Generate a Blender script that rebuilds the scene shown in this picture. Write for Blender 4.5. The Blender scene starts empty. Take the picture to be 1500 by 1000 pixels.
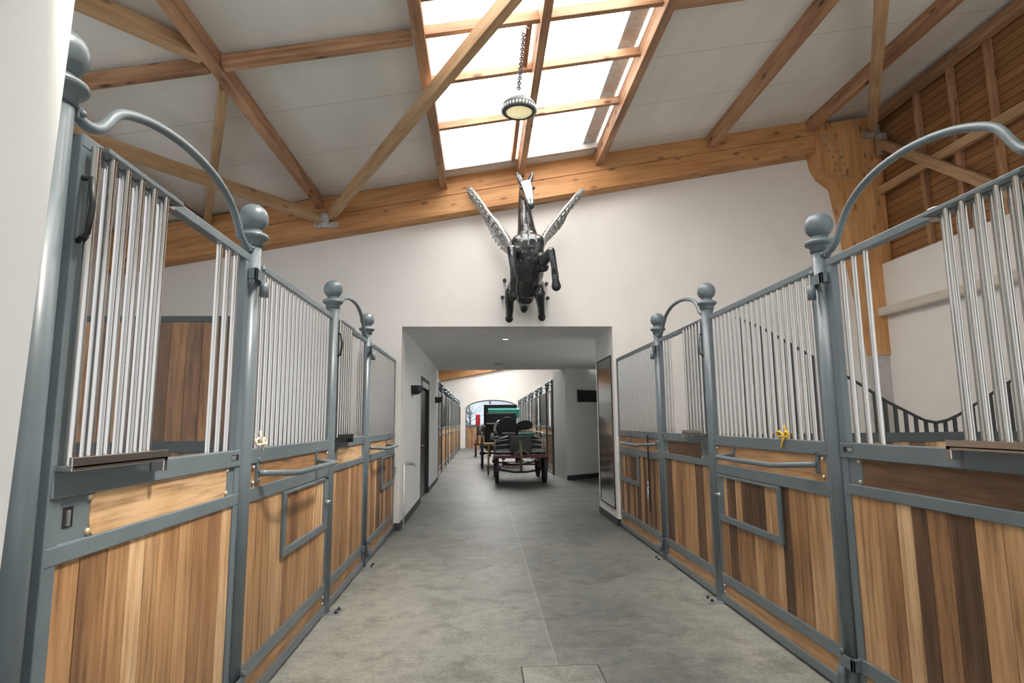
import bpy, bmesh, math, random
from mathutils import Vector, Matrix
random.seed(7)
S = bpy.context.scene
C = S.collection
PI = math.pi

# ------------------------------------------------------------------ camera, world, lights, exposure
cd = bpy.data.cameras.new('camera'); cam = bpy.data.objects.new('camera', cd); C.objects.link(cam)
cd.sensor_width = 36; cd.lens = 20.763; cd.clip_start = 0.05; cd.clip_end = 200
_r = Vector((0.99869746, -0.0500955, -0.00968617)); _u = Vector((0.002819, -0.13537418, 0.99079053)); _f = Vector((0.05094541, 0.9895273, 0.13505663))
cam.matrix_world = Matrix(((_r.x, _u.x, -_f.x, 0), (_r.y, _u.y, -_f.y, 0), (_r.z, _u.z, -_f.z, 1.45), (0, 0, 0, 1)))
S.camera = cam
S.view_settings.view_transform = 'Standard'; S.view_settings.look = 'None'
S.view_settings.gamma = 1; S.view_settings.use_curve_mapping = False
S.view_settings.exposure = 0.1
w = bpy.data.worlds.new('daylight'); S.world = w; w.use_nodes = True
bg = w.node_tree.nodes['Background']; bg.inputs[0].default_value = (0.93, 0.96, 1.0, 1); bg.inputs[1].default_value = 1.15

def area(name, loc, sx, sy, energy, rot, col):
    l = bpy.data.lights.new(name, 'AREA'); l.shape = 'RECTANGLE'; l.size = sx; l.size_y = sy; l.energy = energy; l.color = col
    o = bpy.data.objects.new(name, l); C.objects.link(o); o.location = loc; o.rotation_euler = rot; return o
SLOPE = .175
TILT = math.atan(SLOPE)
# daylight standing above the two roof skylights
area('skylight_daylight', (0.58, 4.4, 5.45), 2.1, 6.6, 280, (0, -TILT, 0), (1.0, .97, .92))
area('hall_skylight_daylight', (0.58, 25.5, 5.45), 2.1, 15, 800, (0, -TILT, 0), (1.0, .98, .95))

# hazy sun coming from the right through the skylight sheets onto the left stall fronts
sl = bpy.data.lights.new('sun', 'SUN'); sl.energy = 9.0; sl.angle = math.radians(7); sl.color = (1.0, .93, .82)
so = bpy.data.objects.new('sun', sl); C.objects.link(so); so.rotation_euler = Vector((-.49, .12, -.86)).to_track_quat('-Z', 'Y').to_euler(); so.location = (6, 0, 14)

# ------------------------------------------------------------------ materials
def nt(name):
    m = bpy.data.materials.new(name); m.use_nodes = True
    t = m.node_tree; b = t.nodes['Principled BSDF']; return m, t, b
def N(t, kind, **kw):
    n = t.nodes.new(kind)
    for k, v in kw.items(): setattr(n, k, v)
    return n
def ramp(t, stops):
    r = N(t, 'ShaderNodeValToRGB'); e = r.color_ramp.elements
    e[0].position, e[0].color = stops[0][0], (*stops[0][1], 1)
    e[1].position, e[1].color = stops[-1][0], (*stops[-1][1], 1)
    for p, c in stops[1:-1]:
        x = e.new(p); x.color = (*c, 1)
    return r
def coords(t, scale=(1, 1, 1), kind='Object'):
    tc = N(t, 'ShaderNodeTexCoord'); mp = N(t, 'ShaderNodeMapping'); mp.inputs['Scale'].default_value = scale
    t.links.new(tc.outputs[kind], mp.inputs['Vector']); return mp
def noise(t, vec, scale, detail=4, rough=.55):
    n = N(t, 'ShaderNodeTexNoise'); n.inputs['Scale'].default_value = scale; n.inputs['Detail'].default_value = detail; n.inputs['Roughness'].default_value = rough
    t.links.new(vec.outputs[0], n.inputs['Vector']); return n
def mix(t, fac, a, b, mode='MIX'):
    m = N(t, 'ShaderNodeMix', data_type='RGBA', blend_type=mode)
    for sock, val in ((m.inputs[0], fac), (m.inputs[6], a), (m.inputs[7], b)):
        if hasattr(val, 'links'): t.links.new(val, sock)
        elif isinstance(val, (int, float)): sock.default_value = val
        else: sock.default_value = (*val, 1)
    return m.outputs[2]
def math_(t, op, a, b=None):
    m = N(t, 'ShaderNodeMath', operation=op)
    for i, v in enumerate((a, b)):
        if v is None: continue
        if hasattr(v, 'links'): t.links.new(v, m.inputs[i])
        else: m.inputs[i].default_value = v
    return m.outputs[0]
def bump(t, b, h, strength=.2, dist=.01):
    n = N(t, 'ShaderNodeBump'); n.inputs['Strength'].default_value = strength; n.inputs['Distance'].default_value = dist
    t.links.new(h, n.inputs['Height']); t.links.new(n.outputs[0], b.inputs['Normal'])
def plain(name, col, rough=.5, metal=0, var=.12, scale=6, coat=0, bumpy=0):
    m, t, b = nt(name)
    mp = coords(t); n = noise(t, mp, scale)
    lo = tuple(c * (1 - var) for c in col); hi = tuple(min(1, c * (1 + var)) for c in col)
    r = ramp(t, [(.3, lo), (.7, hi)]); t.links.new(n.outputs[0], r.inputs[0]); t.links.new(r.outputs[0], b.inputs['Base Color'])
    b.inputs['Roughness'].default_value = rough; b.inputs['Metallic'].default_value = metal; b.inputs['Coat Weight'].default_value = coat
    if bumpy: bump(t, b, noise(t, mp, 60).outputs[0], bumpy, .004)
    return m
M = {}
M['wall'] = plain('white_plaster', (.80, .775, .74), .85, var=.03, scale=1.5, bumpy=.08)
M['white'] = plain('white_painted_wall', (.84, .845, .83), .8, var=.02, scale=2, bumpy=.1)
M['paint'] = plain('slate_blue_paint', (.135, .168, .186), .32, var=.08, scale=5)
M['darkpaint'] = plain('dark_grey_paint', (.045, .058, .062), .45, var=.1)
M['steel'] = plain('galvanised_steel', (.55, .56, .56), .4, .8, var=.15, scale=20)
M['chrome'] = plain('stainless_tube', (.64, .62, .59), .2, 1, var=.01, scale=2)
M['dark'] = plain('black_paint', (.02, .021, .023), .4, var=.2)
M['charcoal'] = plain('dark_skirting', (.045, .045, .048), .6, var=.2)
M['rust'] = plain('worn_screw', (.5, .38, .25), .5, .5, var=.3, scale=40)
M['concrete'] = plain('grey_concrete', (.5, .48, .45), .9, var=.1)
M['doorwood'] = plain('dark_brown_door', (.075, .055, .042), .4, var=.2)
M['plate'] = plain('white_plate', (.8, .8, .78), .5, var=.02)
M['yellow'] = plain('yellow_ribbon', (.85, .55, .05), .6, var=.1)
M['cream'] = plain('cream_twine', (.75, .62, .48), .8, var=.1)
M['mirror'] = plain('mirror_steel', (.62, .63, .63), .12, 1, var=.08, scale=2)
M['maroon'] = plain('maroon_paint', (.14, .02, .025), .3, var=.2, coat=.4)
M['leather'] = plain('black_leather', (.018, .018, .02), .5, var=.3, scale=20)
M['teal'] = plain('teal_cloth', (.02, .25, .19), .6, var=.15)
M['olive'] = plain('olive_strap', (.20, .19, .12), .6, var=.2)
M['greypanel'] = plain('dark_grey_panel', (.07, .075, .07), .5, var=.2)
M['red'] = plain('red_paint', (.45, .025, .02), .4, var=.15)
M['tanwood'] = plain('tan_wood', (.6, .36, .12), .5, var=.2)
M['bronze'] = plain('black_glossy_bronze', (.055, .06, .062), .16, .55, var=.25, scale=9, coat=.6)
M['rail'] = plain('beige_rail_paint', (.60, .56, .48), .6, var=.06)
M['wing'] = plain('grey_bronze_sheen', (.40, .41, .40), .35, .5, var=.45, scale=30)  # wings paler than the black body, reflected daylight put into their colour
M['face_sheen'] = plain('painted_face_sheen', (.36, .37, .39), .3, .45, var=.08)  # skylight reflected on the black face, put into the colour
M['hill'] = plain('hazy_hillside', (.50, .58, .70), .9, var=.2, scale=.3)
M['bark'] = plain('bare_branches', (.10, .09, .09), .9)

def timber(name, dark, mid, light, knots=.5, ls=1.0, vert=False):
    ax = (lambda a, b: (b, b, a)) if vert else (lambda a, b: (a, b, b))
    m, t, b = nt(name)
    oi = N(t, 'ShaderNodeObjectInfo'); tc = N(t, 'ShaderNodeTexCoord')
    add = N(t, 'ShaderNodeVectorMath', operation='ADD'); sc = N(t, 'ShaderNodeVectorMath', operation='SCALE'); sc.inputs[0].default_value = (37, 11, 5)
    t.links.new(oi.outputs['Random'], sc.inputs['Scale']); t.links.new(tc.outputs['Object'], add.inputs[0]); t.links.new(sc.outputs[0], add.inputs[1])
    mp = N(t, 'ShaderNodeMapping'); mp.inputs['Scale'].default_value = ax(1.2 * ls, 22); t.links.new(add.outputs[0], mp.inputs['Vector'])
    n1 = noise(t, mp, 1.2, 6, .6)
    mp2 = N(t, 'ShaderNodeMapping'); mp2.inputs['Scale'].default_value = ax(1, 3); t.links.new(add.outputs[0], mp2.inputs['Vector'])
    n2 = noise(t, mp2, 1.3, 3)
    r = ramp(t, [(.34, dark), (.5, mid), (.68, light)])
    t.links.new(math_(t, 'ADD', math_(t, 'MULTIPLY', n1.outputs[0], .55), math_(t, 'MULTIPLY', n2.outputs[0], .45)), r.inputs[0])
    mp3 = N(t, 'ShaderNodeMapping'); mp3.inputs['Scale'].default_value = ax(2.6, 6.5); t.links.new(add.outputs[0], mp3.inputs['Vector'])
    v = N(t, 'ShaderNodeTexVoronoi'); v.inputs['Scale'].default_value = 1.0; t.links.new(mp3.outputs[0], v.inputs['Vector'])
    k = ramp(t, [(.09, (1, 1, 1)), (.19, (0, 0, 0))]); t.links.new(v.outputs['Distance'], k.inputs[0])
    col = mix(t, math_(t, 'MULTIPLY', k.outputs[0], knots), r.outputs[0], tuple(c * .45 for c in dark))
    hs = N(t, 'ShaderNodeHueSaturation'); t.links.new(col, hs.inputs['Color'])
    t.links.new(math_(t, 'ADD', math_(t, 'MULTIPLY', oi.outputs['Random'], .25), .88), hs.inputs['Value'])
    t.links.new(hs.outputs[0], b.inputs['Base Color']); b.inputs['Roughness'].default_value = .6
    bump(t, b, n1.outputs[0], .25, .004)
    return m
M['glulam'] = timber('glulam_timber', (.36, .16, .055), (.53, .255, .095), (.64, .36, .155), .75)
M['column'] = timber('upright_glulam', (.36, .17, .06), (.52, .265, .10), (.62, .36, .16), .7, vert=True)
M['purlin'] = timber('rough_sawn_timber', (.17, .08, .04), (.38, .20, .105), (.56, .34, .20), .9)
M['brace'] = timber('planed_brace_timber', (.29, .17, .085), (.45, .285, .15), (.57, .40, .235), .6)

def plankmat(name, horizontal=False):
    m, t, b = nt(name)
    at = N(t, 'ShaderNodeAttribute'); at.attribute_name = 'tone'
    tc = N(t, 'ShaderNodeTexCoord')
    cx = N(t, 'ShaderNodeCombineXYZ'); t.links.new(math_(t, 'MULTIPLY', at.outputs['Fac'], 31.0), cx.inputs[0]); t.links.new(math_(t, 'MULTIPLY', at.outputs['Fac'], 17.0), cx.inputs[2])
    ad = N(t, 'ShaderNodeVectorMath', operation='ADD'); t.links.new(tc.outputs['Object'], ad.inputs[0]); t.links.new(cx.outputs[0], ad.inputs[1])
    mp = N(t, 'ShaderNodeMapping'); mp.inputs['Scale'].default_value = (20, 1.6, 24) if horizontal else (20, 26, 1.3)
    t.links.new(ad.outputs[0], mp.inputs['Vector'])
    n1 = noise(t, mp, 1.4, 8, .62)
    mp2 = N(t, 'ShaderNodeMapping'); mp2.inputs['Scale'].default_value = (3, 1.6, 4) if horizontal else (3, 5, 1.2)
    t.links.new(ad.outputs[0], mp2.inputs['Vector']); n2 = noise(t, mp2, 1.6, 4)
    base = ramp(t, [(0, (.075, .042, .024)), (.3, (.16, .085, .045)), (.55, (.33, .175, .078)), (.8, (.49, .285, .135)), (1, (.64, .43, .245))])
    v = math_(t, 'ADD', at.outputs['Fac'], math_(t, 'MULTIPLY', math_(t, 'SUBTRACT', n2.outputs[0], .5), .7))
    t.links.new(v, base.inputs[0])
    g = ramp(t, [(.33, (.34, .29, .26)), (.45, (.8, .77, .74)), (.58, (1.12, 1.12, 1.12))]); t.links.new(n1.outputs[0], g.inputs[0])
    c = mix(t, .75, base.outputs[0], g.outputs[0], 'MULTIPLY')
    t.links.new(c, b.inputs['Base Color']); b.inputs['Roughness'].default_value = .5
    bump(t, b, n1.outputs[0], .2, .003)
    return m
M['plank'] = plankmat('tropical_hardwood_planks'); M['board'] = plankmat('hardwood_board', True)

def floor_mat():
    m, t, b = nt('grey_slab_floor')
    mp = coords(t); n1 = noise(t, mp, .8, 5, .6); n2 = noise(t, mp, 7, 8, .7); n3 = noise(t, mp, 45, 4, .7)
    tc = N(t, 'ShaderNodeTexCoord'); sx = N(t, 'ShaderNodeSeparateXYZ'); t.links.new(tc.outputs['Object'], sx.inputs[0])
    r = ramp(t, [(.36, (.075, .08, .08)), (.5, (.135, .14, .136)), (.66, (.23, .225, .20))])
    v = math_(t, 'ADD', math_(t, 'MULTIPLY', n1.outputs[0], .55), math_(t, 'MULTIPLY', n2.outputs[0], .45)); t.links.new(v, r.inputs[0])
    # swept sand and dust lie near the stall fronts, the middle of the right-hand slabs is walked dark
    dx = math_(t, 'ABSOLUTE', math_(t, 'SUBTRACT', sx.outputs[0], .75))
    dust = ramp(t, [(.2, (.12, .12, .12)), (.95, (1, 1, 1))]); t.links.new(math_(t, 'MULTIPLY', dx, .55), dust.inputs[0])
    near = ramp(t, [(.5, (1, 1, 1)), (.85, (0, 0, 0))]); t.links.new(math_(t, 'MULTIPLY', sx.outputs[1], .1), near.inputs[0])
    dm = math_(t, 'MULTIPLY', math_(t, 'MULTIPLY', math_(t, 'MINIMUM', math_(t, 'ADD', dust.outputs[0], math_(t, 'MULTIPLY', math_(t, 'LESS_THAN', sx.outputs[0], .45), .2)), 1.0), near.outputs[0]), math_(t, 'ADD', math_(t, 'MULTIPLY', n2.outputs[0], .8), .25))
    c = mix(t, dm, r.outputs[0], (.56, .55, .475))
    sp = ramp(t, [(.44, (.72, .72, .72)), (.56, (1, 1, 1))]); t.links.new(n3.outputs[0], sp.inputs[0])
    c = mix(t, .75, c, sp.outputs[0], 'MULTIPLY')
    mp4 = N(t, 'ShaderNodeMapping'); mp4.inputs['Rotation'].default_value = (0, 0, .7); mp4.inputs['Scale'].default_value = (.9, 7, 1); t.links.new(tc.outputs['Object'], mp4.inputs['Vector'])
    n4 = noise(t, mp4, 1.6, 7, .7); sc4 = ramp(t, [(.56, (0, 0, 0)), (.74, (1, 1, 1))]); t.links.new(n4.outputs[0], sc4.inputs[0])
    c = mix(t, math_(t, 'MULTIPLY', sc4.outputs[0], .35), c, (.40, .40, .36))
    n5 = noise(t, mp, 2.3, 6, .75); st = ramp(t, [(.36, (.55, .54, .52)), (.5, (1, 1, 1))]); t.links.new(n5.outputs[0], st.inputs[0])
    c = mix(t, .8, c, st.outputs[0], 'MULTIPLY')
    def line(coord, per, off, wid):
        f = math_(t, 'FRACT', math_(t, 'DIVIDE', math_(t, 'ADD', coord, off), per)); return math_(t, 'LESS_THAN', f, wid / per)
    left = math_(t, 'LESS_THAN', sx.outputs[0], .45)
    right = math_(t, 'SUBTRACT', 1.0, left)
    l1 = math_(t, 'MULTIPLY', left, line(sx.outputs[1], 2.66, -1.31 + 2.66, .010))
    l2 = math_(t, 'MULTIPLY', right, line(sx.outputs[1], 1.32, -1.36 + 1.32, .009))
    l3 = math_(t, 'LESS_THAN', math_(t, 'ABSOLUTE', math_(t, 'SUBTRACT', sx.outputs[0], .45)), .006)
    ln = math_(t, 'MAXIMUM', math_(t, 'MAXIMUM', l1, l2), l3)
    c = mix(t, math_(t, 'MULTIPLY', ln, math_(t, 'MULTIPLY', n2.outputs[0], .6)), c, (.42, .41, .37))
    t.links.new(c, b.inputs['Base Color']); b.inputs['Roughness'].default_value = .48
    bump(t, b, n2.outputs[0], .15, .006)
    return m
M['floor'] = floor_mat()

def ceil_mat():
    m, t, b = nt('roof_panels')
    tc = N(t, 'ShaderNodeTexCoord'); sx = N(t, 'ShaderNodeSeparateXYZ'); t.links.new(tc.outputs['Object'], sx.inputs[0])
    mp = coords(t, (2, .4, 2)); n = noise(t, mp, 1.5, 5)
    r = ramp(t, [(.3, (.70, .69, .655)), (.7, (.79, .775, .735))]); t.links.new(n.outputs[0], r.inputs[0])
    f = math_(t, 'FRACT', math_(t, 'ADD', sx.outputs[1], .145)); ln = math_(t, 'LESS_THAN', f, .008)
    c = mix(t, math_(t, 'MULTIPLY', ln, .6), r.outputs[0], (.22, .21, .2))
    t.links.new(c, b.inputs['Base Color']); b.inputs['Roughness'].default_value = .7
    bump(t, b, math_(t, 'SUBTRACT', 1.0, ln), .4, .01)
    return m
M['ceil'] = ceil_mat()

def clad_mat():
    m, t, b = nt('timber_cladding_boards')
    tc = N(t, 'ShaderNodeTexCoord'); sx = N(t, 'ShaderNodeSeparateXYZ'); t.links.new(tc.outputs['Object'], sx.inputs[0])
    mp = coords(t, (3, 1.2, 26)); n = noise(t, mp, 1.3, 6, .6)
    z = math_(t, 'DIVIDE', sx.outputs[2], .105); fl = math_(t, 'FLOOR', z); fr = math_(t, 'FRACT', z)
    wn = N(t, 'ShaderNodeTexWhiteNoise', noise_dimensions='1D'); t.links.new(fl, wn.inputs['W'])
    r = ramp(t, [(.2, (.17, .075, .025)), (.55, (.30, .145, .05)), (.85, (.40, .21, .08))])
    t.links.new(math_(t, 'ADD', math_(t, 'MULTIPLY', n.outputs[0], .7), math_(t, 'MULTIPLY', wn.outputs[0], .3)), r.inputs[0])
    ln = math_(t, 'LESS_THAN', fr, .08)
    c = mix(t, ln, r.outputs[0], (.05, .022, .01)); t.links.new(c, b.inputs['Base Color']); b.inputs['Roughness'].default_value = .65
    bump(t, b, math_(t, 'SUBTRACT', 1.0, ln), .5, .01)
    return m
M['clad'] = clad_mat()

def glow(name, col, strength):
    m, t, b = nt(name); b.inputs['Base Color'].default_value = (*col, 1); b.inputs['Emission Color'].default_value = (*col, 1); b.inputs['Emission Strength'].default_value = strength
    mp = coords(t); n = noise(t, mp, 9); r = ramp(t, [(.35, tuple(c * .55 for c in col)), (.65, col)]); t.links.new(n.outputs[0], r.inputs[0]); t.links.new(r.outputs[0], b.inputs['Emission Color'])
    return m
M['lamp'] = glow('warm_lamp_lens', (.95, .82, .48), .6); M['spot'] = glow('spot_lens', (1, .95, .85), 4)

def glaze_mat(name, tr, col):
    m = bpy.data.materials.new(name); m.use_nodes = True; t = m.node_tree; t.nodes.remove(t.nodes['Principled BSDF'])
    out = t.nodes['Material Output']; a = N(t, 'ShaderNodeBsdfTransparent'); bb = N(t, 'ShaderNodeBsdfTranslucent'); mx = N(t, 'ShaderNodeMixShader')
    mp = coords(t); n = noise(t, mp, 3); r = ramp(t, [(.3, tuple(c * .96 for c in col)), (.7, col)]); t.links.new(n.outputs[0], r.inputs[0]); t.links.new(r.outputs[0], bb.inputs[0])
    mx.inputs[0].default_value = 1 - tr; t.links.new(a.outputs[0], mx.inputs[1]); t.links.new(bb.outputs[0], mx.inputs[2]); t.links.new(mx.outputs[0], out.inputs[0]); return m
M['glaze'] = glaze_mat('translucent_skylight_sheet', .72, (.97, .97, .97))
def pane_mat():
    m = bpy.data.materials.new('clear_pane'); m.use_nodes = True; t = m.node_tree; t.nodes.remove(t.nodes['Principled BSDF'])
    out = t.nodes['Material Output']; a = N(t, 'ShaderNodeBsdfTransparent'); g = N(t, 'ShaderNodeBsdfGlossy'); g.inputs['Roughness'].default_value = .03
    fr = N(t, 'ShaderNodeFresnel'); fr.inputs[0].default_value = 1.45; mx = N(t, 'ShaderNodeMixShader')
    t.links.new(fr.outputs[0], mx.inputs[0]); t.links.new(a.outputs[0], mx.inputs[1]); t.links.new(g.outputs[0], mx.inputs[2]); t.links.new(mx.outputs[0], out.inputs[0]); return m
M['pane'] = pane_mat()

# ------------------------------------------------------------------ mesh helpers
class MB:
    def __init__(s): s.bm = bmesh.new(); s.tone = s.bm.faces.layers.float.new('tone'); s.mi = 0; s.tv = .6
    def _fin(s, faces, smooth=False):
        for f in faces:
            if f.is_valid: f[s.tone] = s.tv; f.material_index = s.mi; f.smooth = smooth
    def box(s, lo, hi, bev=0):
        lo = Vector(lo); hi = Vector(hi)
        lo, hi = Vector(map(min, lo, hi)), Vector(map(max, lo, hi))
        vs = [s.bm.verts.new((x, y, z)) for x in (lo.x, hi.x) for y in (lo.y, hi.y) for z in (lo.z, hi.z)]
        fs = [s.bm.faces.new([vs[i] for i in q]) for q in ((0, 1, 3, 2), (4, 6, 7, 5), (0, 4, 5, 1), (2, 3, 7, 6), (0, 2, 6, 4), (1, 5, 7, 3))]
        s._fin(fs)
        if bev:
            es = list({e for f in fs for e in f.edges})
            r = bmesh.ops.bevel(s.bm, geom=es, offset=bev, segments=2, affect='EDGES', profile=.5); s._fin(r['faces'], False)
            for f in {f for v in r['verts'] for f in v.link_faces}: f[s.tone] = s.tv; f.material_index = s.mi
        return s
    def prism(s, poly, axis, a, b):
        # poly: 2D outline; axis 0/1/2 = the extruded axis running from a to b
        def P(p, d):
            c = list(p); c.insert(axis, d); return c
        A = [s.bm.verts.new(P(p, a)) for p in poly]; B = [s.bm.verts.new(P(p, b)) for p in poly]
        n = len(poly); fs = [s.bm.faces.new(A), s.bm.faces.new(B[::-1])]
        for i in range(n): fs.append(s.bm.faces.new((A[i], B[i], B[(i + 1) % n], A[(i + 1) % n])))
        s._fin(fs); bmesh.ops.recalc_face_normals(s.bm, faces=fs); return s
    def tube(s, pts, r, n=10, caps=True):
        pts = [Vector(p) for p in pts]; rs = r if isinstance(r, (list, tuple)) else [r] * len(pts)
        rings = []; up = None; fs = []
        for i, p in enumerate(pts):
            d = (pts[min(i + 1, len(pts) - 1)] - pts[max(i - 1, 0)]).normalized()
            if up is None: up = d.orthogonal().normalized()
            up = (up - d * up.dot(d)); up = up.normalized() if up.length > 1e-6 else d.orthogonal().normalized()
            v = d.cross(up)
            rings.append([s.bm.verts.new(p + (up * math.cos(2 * PI * k / n) + v * math.sin(2 * PI * k / n)) * rs[i]) for k in range(n)])
        for a, b in zip(rings, rings[1:]):
            for k in range(n): fs.append(s.bm.faces.new((a[k], a[(k + 1) % n], b[(k + 1) % n], b[k])))
        s._fin(fs, True)
        if caps:
            cf = [s.bm.faces.new(rings[0][::-1]), s.bm.faces.new(rings[-1])]; s._fin(cf)
        return s
    def lathe(s, prof, centre=(0, 0, 0), axis=2, n=24):
        c = Vector(centre); rings = []; fs = []
        for r, h in prof:
            ring = []
            for k in range(n):
                a = 2 * PI * k / n; q = [r * math.cos(a), r * math.sin(a)]; q.insert(axis, h); ring.append(s.bm.verts.new(c + Vector(q)))
            rings.append(ring)
        for a, b in zip(rings, rings[1:]):
            for k in range(n): fs.append(s.bm.faces.new((a[k], a[(k + 1) % n], b[(k + 1) % n], b[k])))
        s._fin(fs, True); cf = [s.bm.faces.new(rings[0][::-1]), s.bm.faces.new(rings[-1])]; s._fin(cf)
        bmesh.ops.recalc_face_normals(s.bm, faces=fs + cf); return s
    def ball(s, c, r, n=20, sc=(1, 1, 1)):
        rr = bmesh.ops.create_uvsphere(s.bm, u_segments=n, v_segments=max(6, n // 2), radius=r)
        for v in rr['verts']: v.co = Vector(c) + Vector((v.co.x * sc[0], v.co.y * sc[1], v.co.z * sc[2]))
        s._fin({f for v in rr['verts'] for f in v.link_faces}, True); return s
    def torus(s, c, R, r, axis=2, n=28, m=8):
        fs = []; g = []
        for i in range(n):
            a = 2 * PI * i / n; row = []
            for j in range(m):
                b = 2 * PI * j / m; q = [(R + r * math.cos(b)) * math.cos(a), (R + r * math.cos(b)) * math.sin(a)]; q.insert(axis, r * math.sin(b))
                row.append(s.bm.verts.new(Vector(c) + Vector(q)))
            g.append(row)
        for i in range(n):
            for j in range(m): fs.append(s.bm.faces.new((g[i][j], g[(i + 1) % n][j], g[(i + 1) % n][(j + 1) % m], g[i][(j + 1) % m])))
        s._fin(fs, True); bmesh.ops.recalc_face_normals(s.bm, faces=fs); return s
    def build(s, name, mats, parent=None, loc=None):
        me = bpy.data.meshes.new(name); s.bm.to_mesh(me); s.bm.free()
        for m in (mats if isinstance(mats, (list, tuple)) else [mats]): me.materials.append(m)
        o = bpy.data.objects.new(name, me); C.objects.link(o)
        if parent: o.parent = parent
        if loc: o.location = loc
        return o
def tag(o, label=None, cat=None, group=None, kind=None):
    for k, v in (('label', label), ('category', cat), ('group', group), ('kind', kind)):
        if v: o[k] = v
    return o
def thing(name, label, cat, loc=(0, 0, 0), group=None):
    o = bpy.data.objects.new(name, None); C.objects.link(o); o.location = loc; o.empty_display_size = .1; return tag(o, label, cat, group)
def struct(o): o['kind'] = 'structure'; return o
def beam(name, p0, p1, w_, h_, mat, label, cat, group=None, up=(0, 0, 1), bev=.004, groove=False):
    p0 = Vector(p0); p1 = Vector(p1); d = p1 - p0; L = d.length; x = d.normalized(); y = Vector(up).cross(x).normalized(); z = x.cross(y)
    m = MB()
    if groove:
        m.box((0, -w_ / 2, -h_ / 2), (L, w_ / 2, -.004), bev); m.box((0, -w_ / 2, .004), (L, w_ / 2, h_ / 2), bev); m.box((.01, -w_ / 2 + .015, -.006), (L - .01, w_ / 2 - .015, .006))
    else: m.box((0, -w_ / 2, -h_ / 2), (L, w_ / 2, h_ / 2), bev)
    o = m.build(name, mat)
    o.matrix_world = Matrix(((x.x, y.x, z.x, p0.x), (x.y, y.y, z.y, p0.y), (x.z, y.z, z.z, p0.z), (0, 0, 0, 1)))
    return tag(o, label, cat, group)
def roofz(x, base=5.03): return base + SLOPE * x
RUP = (-SLOPE, 0, 1)

XL, XR = -1.233, 1.946            # stall fronts
PL, PR = -1.137, 1.889            # passage walls
WB = 8.38                         # back wall of the stable
XO, XW = -5.2, 5.85               # outer walls
HALL0, HALL1 = 15.5, 34.0

# ------------------------------------------------------------------ setting
struct(MB().box((-6, -3, -.1), (8, 36, 0)).build('floor', M['floor']))
m = MB()
def rslab(x0, x1, y0, y1):
    m.prism([(x0, roofz(x0)), (x1, roofz(x1)), (x1, roofz(x1) + .1), (x0, roofz(x0) + .1)], 1, y0, y1)
SX0, SX1, SY0, SY1 = -.5, 1.66, 1.0, 7.85
HY0, HY1 = 18.0, 33.0
rslab(XO - .3, SX0, -2.5, HALL1 + .3); rslab(SX1, 6.3, -2.5, HALL1 + .3)  # roof carried on unseen behind the camera, added to block the sun
rslab(SX0, SX1, -2.5, SY0); rslab(SX0, SX1, SY1, HY0); rslab(SX0, SX1, HY1, HALL1 + .3)
struct(m.build('ceiling', M['ceil']))
for i, (y0, y1) in enumerate(((SY0, SY1), (HY0, HY1))):
    g = MB(); g.prism([(SX0, roofz(SX0) + .10), (SX1, roofz(SX1) + .10), (SX1, roofz(SX1) + .11), (SX0, roofz(SX0) + .11)], 1, y0, y1)
    struct(g.build('window_%d' % (i + 1), M['glaze']))
# metal flashing strip and pale end rail round the skylight
m = MB(); m.prism([(1.43, roofz(1.43) + .05), (1.62, roofz(1.62) + .05), (1.62, roofz(1.62) + .06), (1.43, roofz(1.43) + .06)], 1, SY0, SY1)
struct(m.build('trim_1', M['steel']))
m = MB(); m.prism([(SX0, roofz(SX0) - .03), (SX1, roofz(SX1) - .03), (SX1, roofz(SX1) + .09), (SX0, roofz(SX0) + .09)], 1, SY1 - .03, SY1 + .05)
struct(m.build('trim_2', M['concrete']))

m = MB()
def zt(x): return roofz(x) - .002
for x0, x1, z0 in ((XO, PL, 0), (PL, PR, 2.812), (PR, XW + .2, 0)):
    m.prism([(x0, z0), (x1, z0), (x1, zt(x1)), (x0, zt(x0))], 1, WB, WB + .22)
struct(m.build('wall_back', M['wall']))
# white end of the near passage wall, slightly battered
m = MB(); m.prism([(-2.2, 0), (1.47, 0), (1.60, 3.4), (-2.2, 3.4)], 0, PL - .3, PL)
struct(m.build('wall_near', M['white']))
struct(MB().box((XO - .2, 6.4, 0), (XO, HALL1, roofz(XO))).build('wall_left', M['wall']))
struct(MB().box((XW, 1.2, 0), (XW + .25, WB, 3.685)).build('wall_right', M['wall']))
struct(MB().box((XW + .17, 1.2, 3.685), (XW + .25, WB, 6.05)).build('wall_right_cladding', M['clad']))
# passage
m = MB(); m.box((PL - .3, WB + .22, 0), (PL, 11.12, 2.812)); m.box((PL - .3, 12.85, 0), (PL, HALL0, 2.812)); m.box((PL - .3, 11.12, 2.33), (PL, 12.85, 2.812)); m.box((PL - .3, 11.12, 0), (PL - .2, 12.85, 2.33))
struct(m.build('wall_passage_left', M['white']))
m = MB(); m.box((PR, WB + .22, 0), (PR + .25, 9.68, 2.812)); m.box((3.4, 13.3, 0), (3.6, 16.3, 2.812));  # second box: unseen recess side wall, added part-length to cut the daylight
m.prism([(2.12, 15.0), (3.4, 15.95), (3.4, 16.3), (2.1, 16.3), (1.97, 16.3)], 2, 0, 2.812)
struct(m.build('wall_passage_right', M['white']))
m = MB(); m.box((PL - .3, WB + .22, 2.812), (3.6, HALL0, 2.95)); struct(m.build('ceiling_passage', M['white']))
struct(MB().box((PL - .3, -2.2, 2.812), (2.2, 1.45, 2.95)).build('ceiling_near', M['white']))
m = MB(); m.box((PL, WB - .012, 0), (PL - .1, WB - .0005, .10)); m.box((PL, WB - .012, 0), (PL + .012, 11.1, .10)); m.box((PL, 12.87, 0), (PL + .012, HALL0, .10)); struct(m.build('baseboard_left', M['charcoal']))
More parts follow.
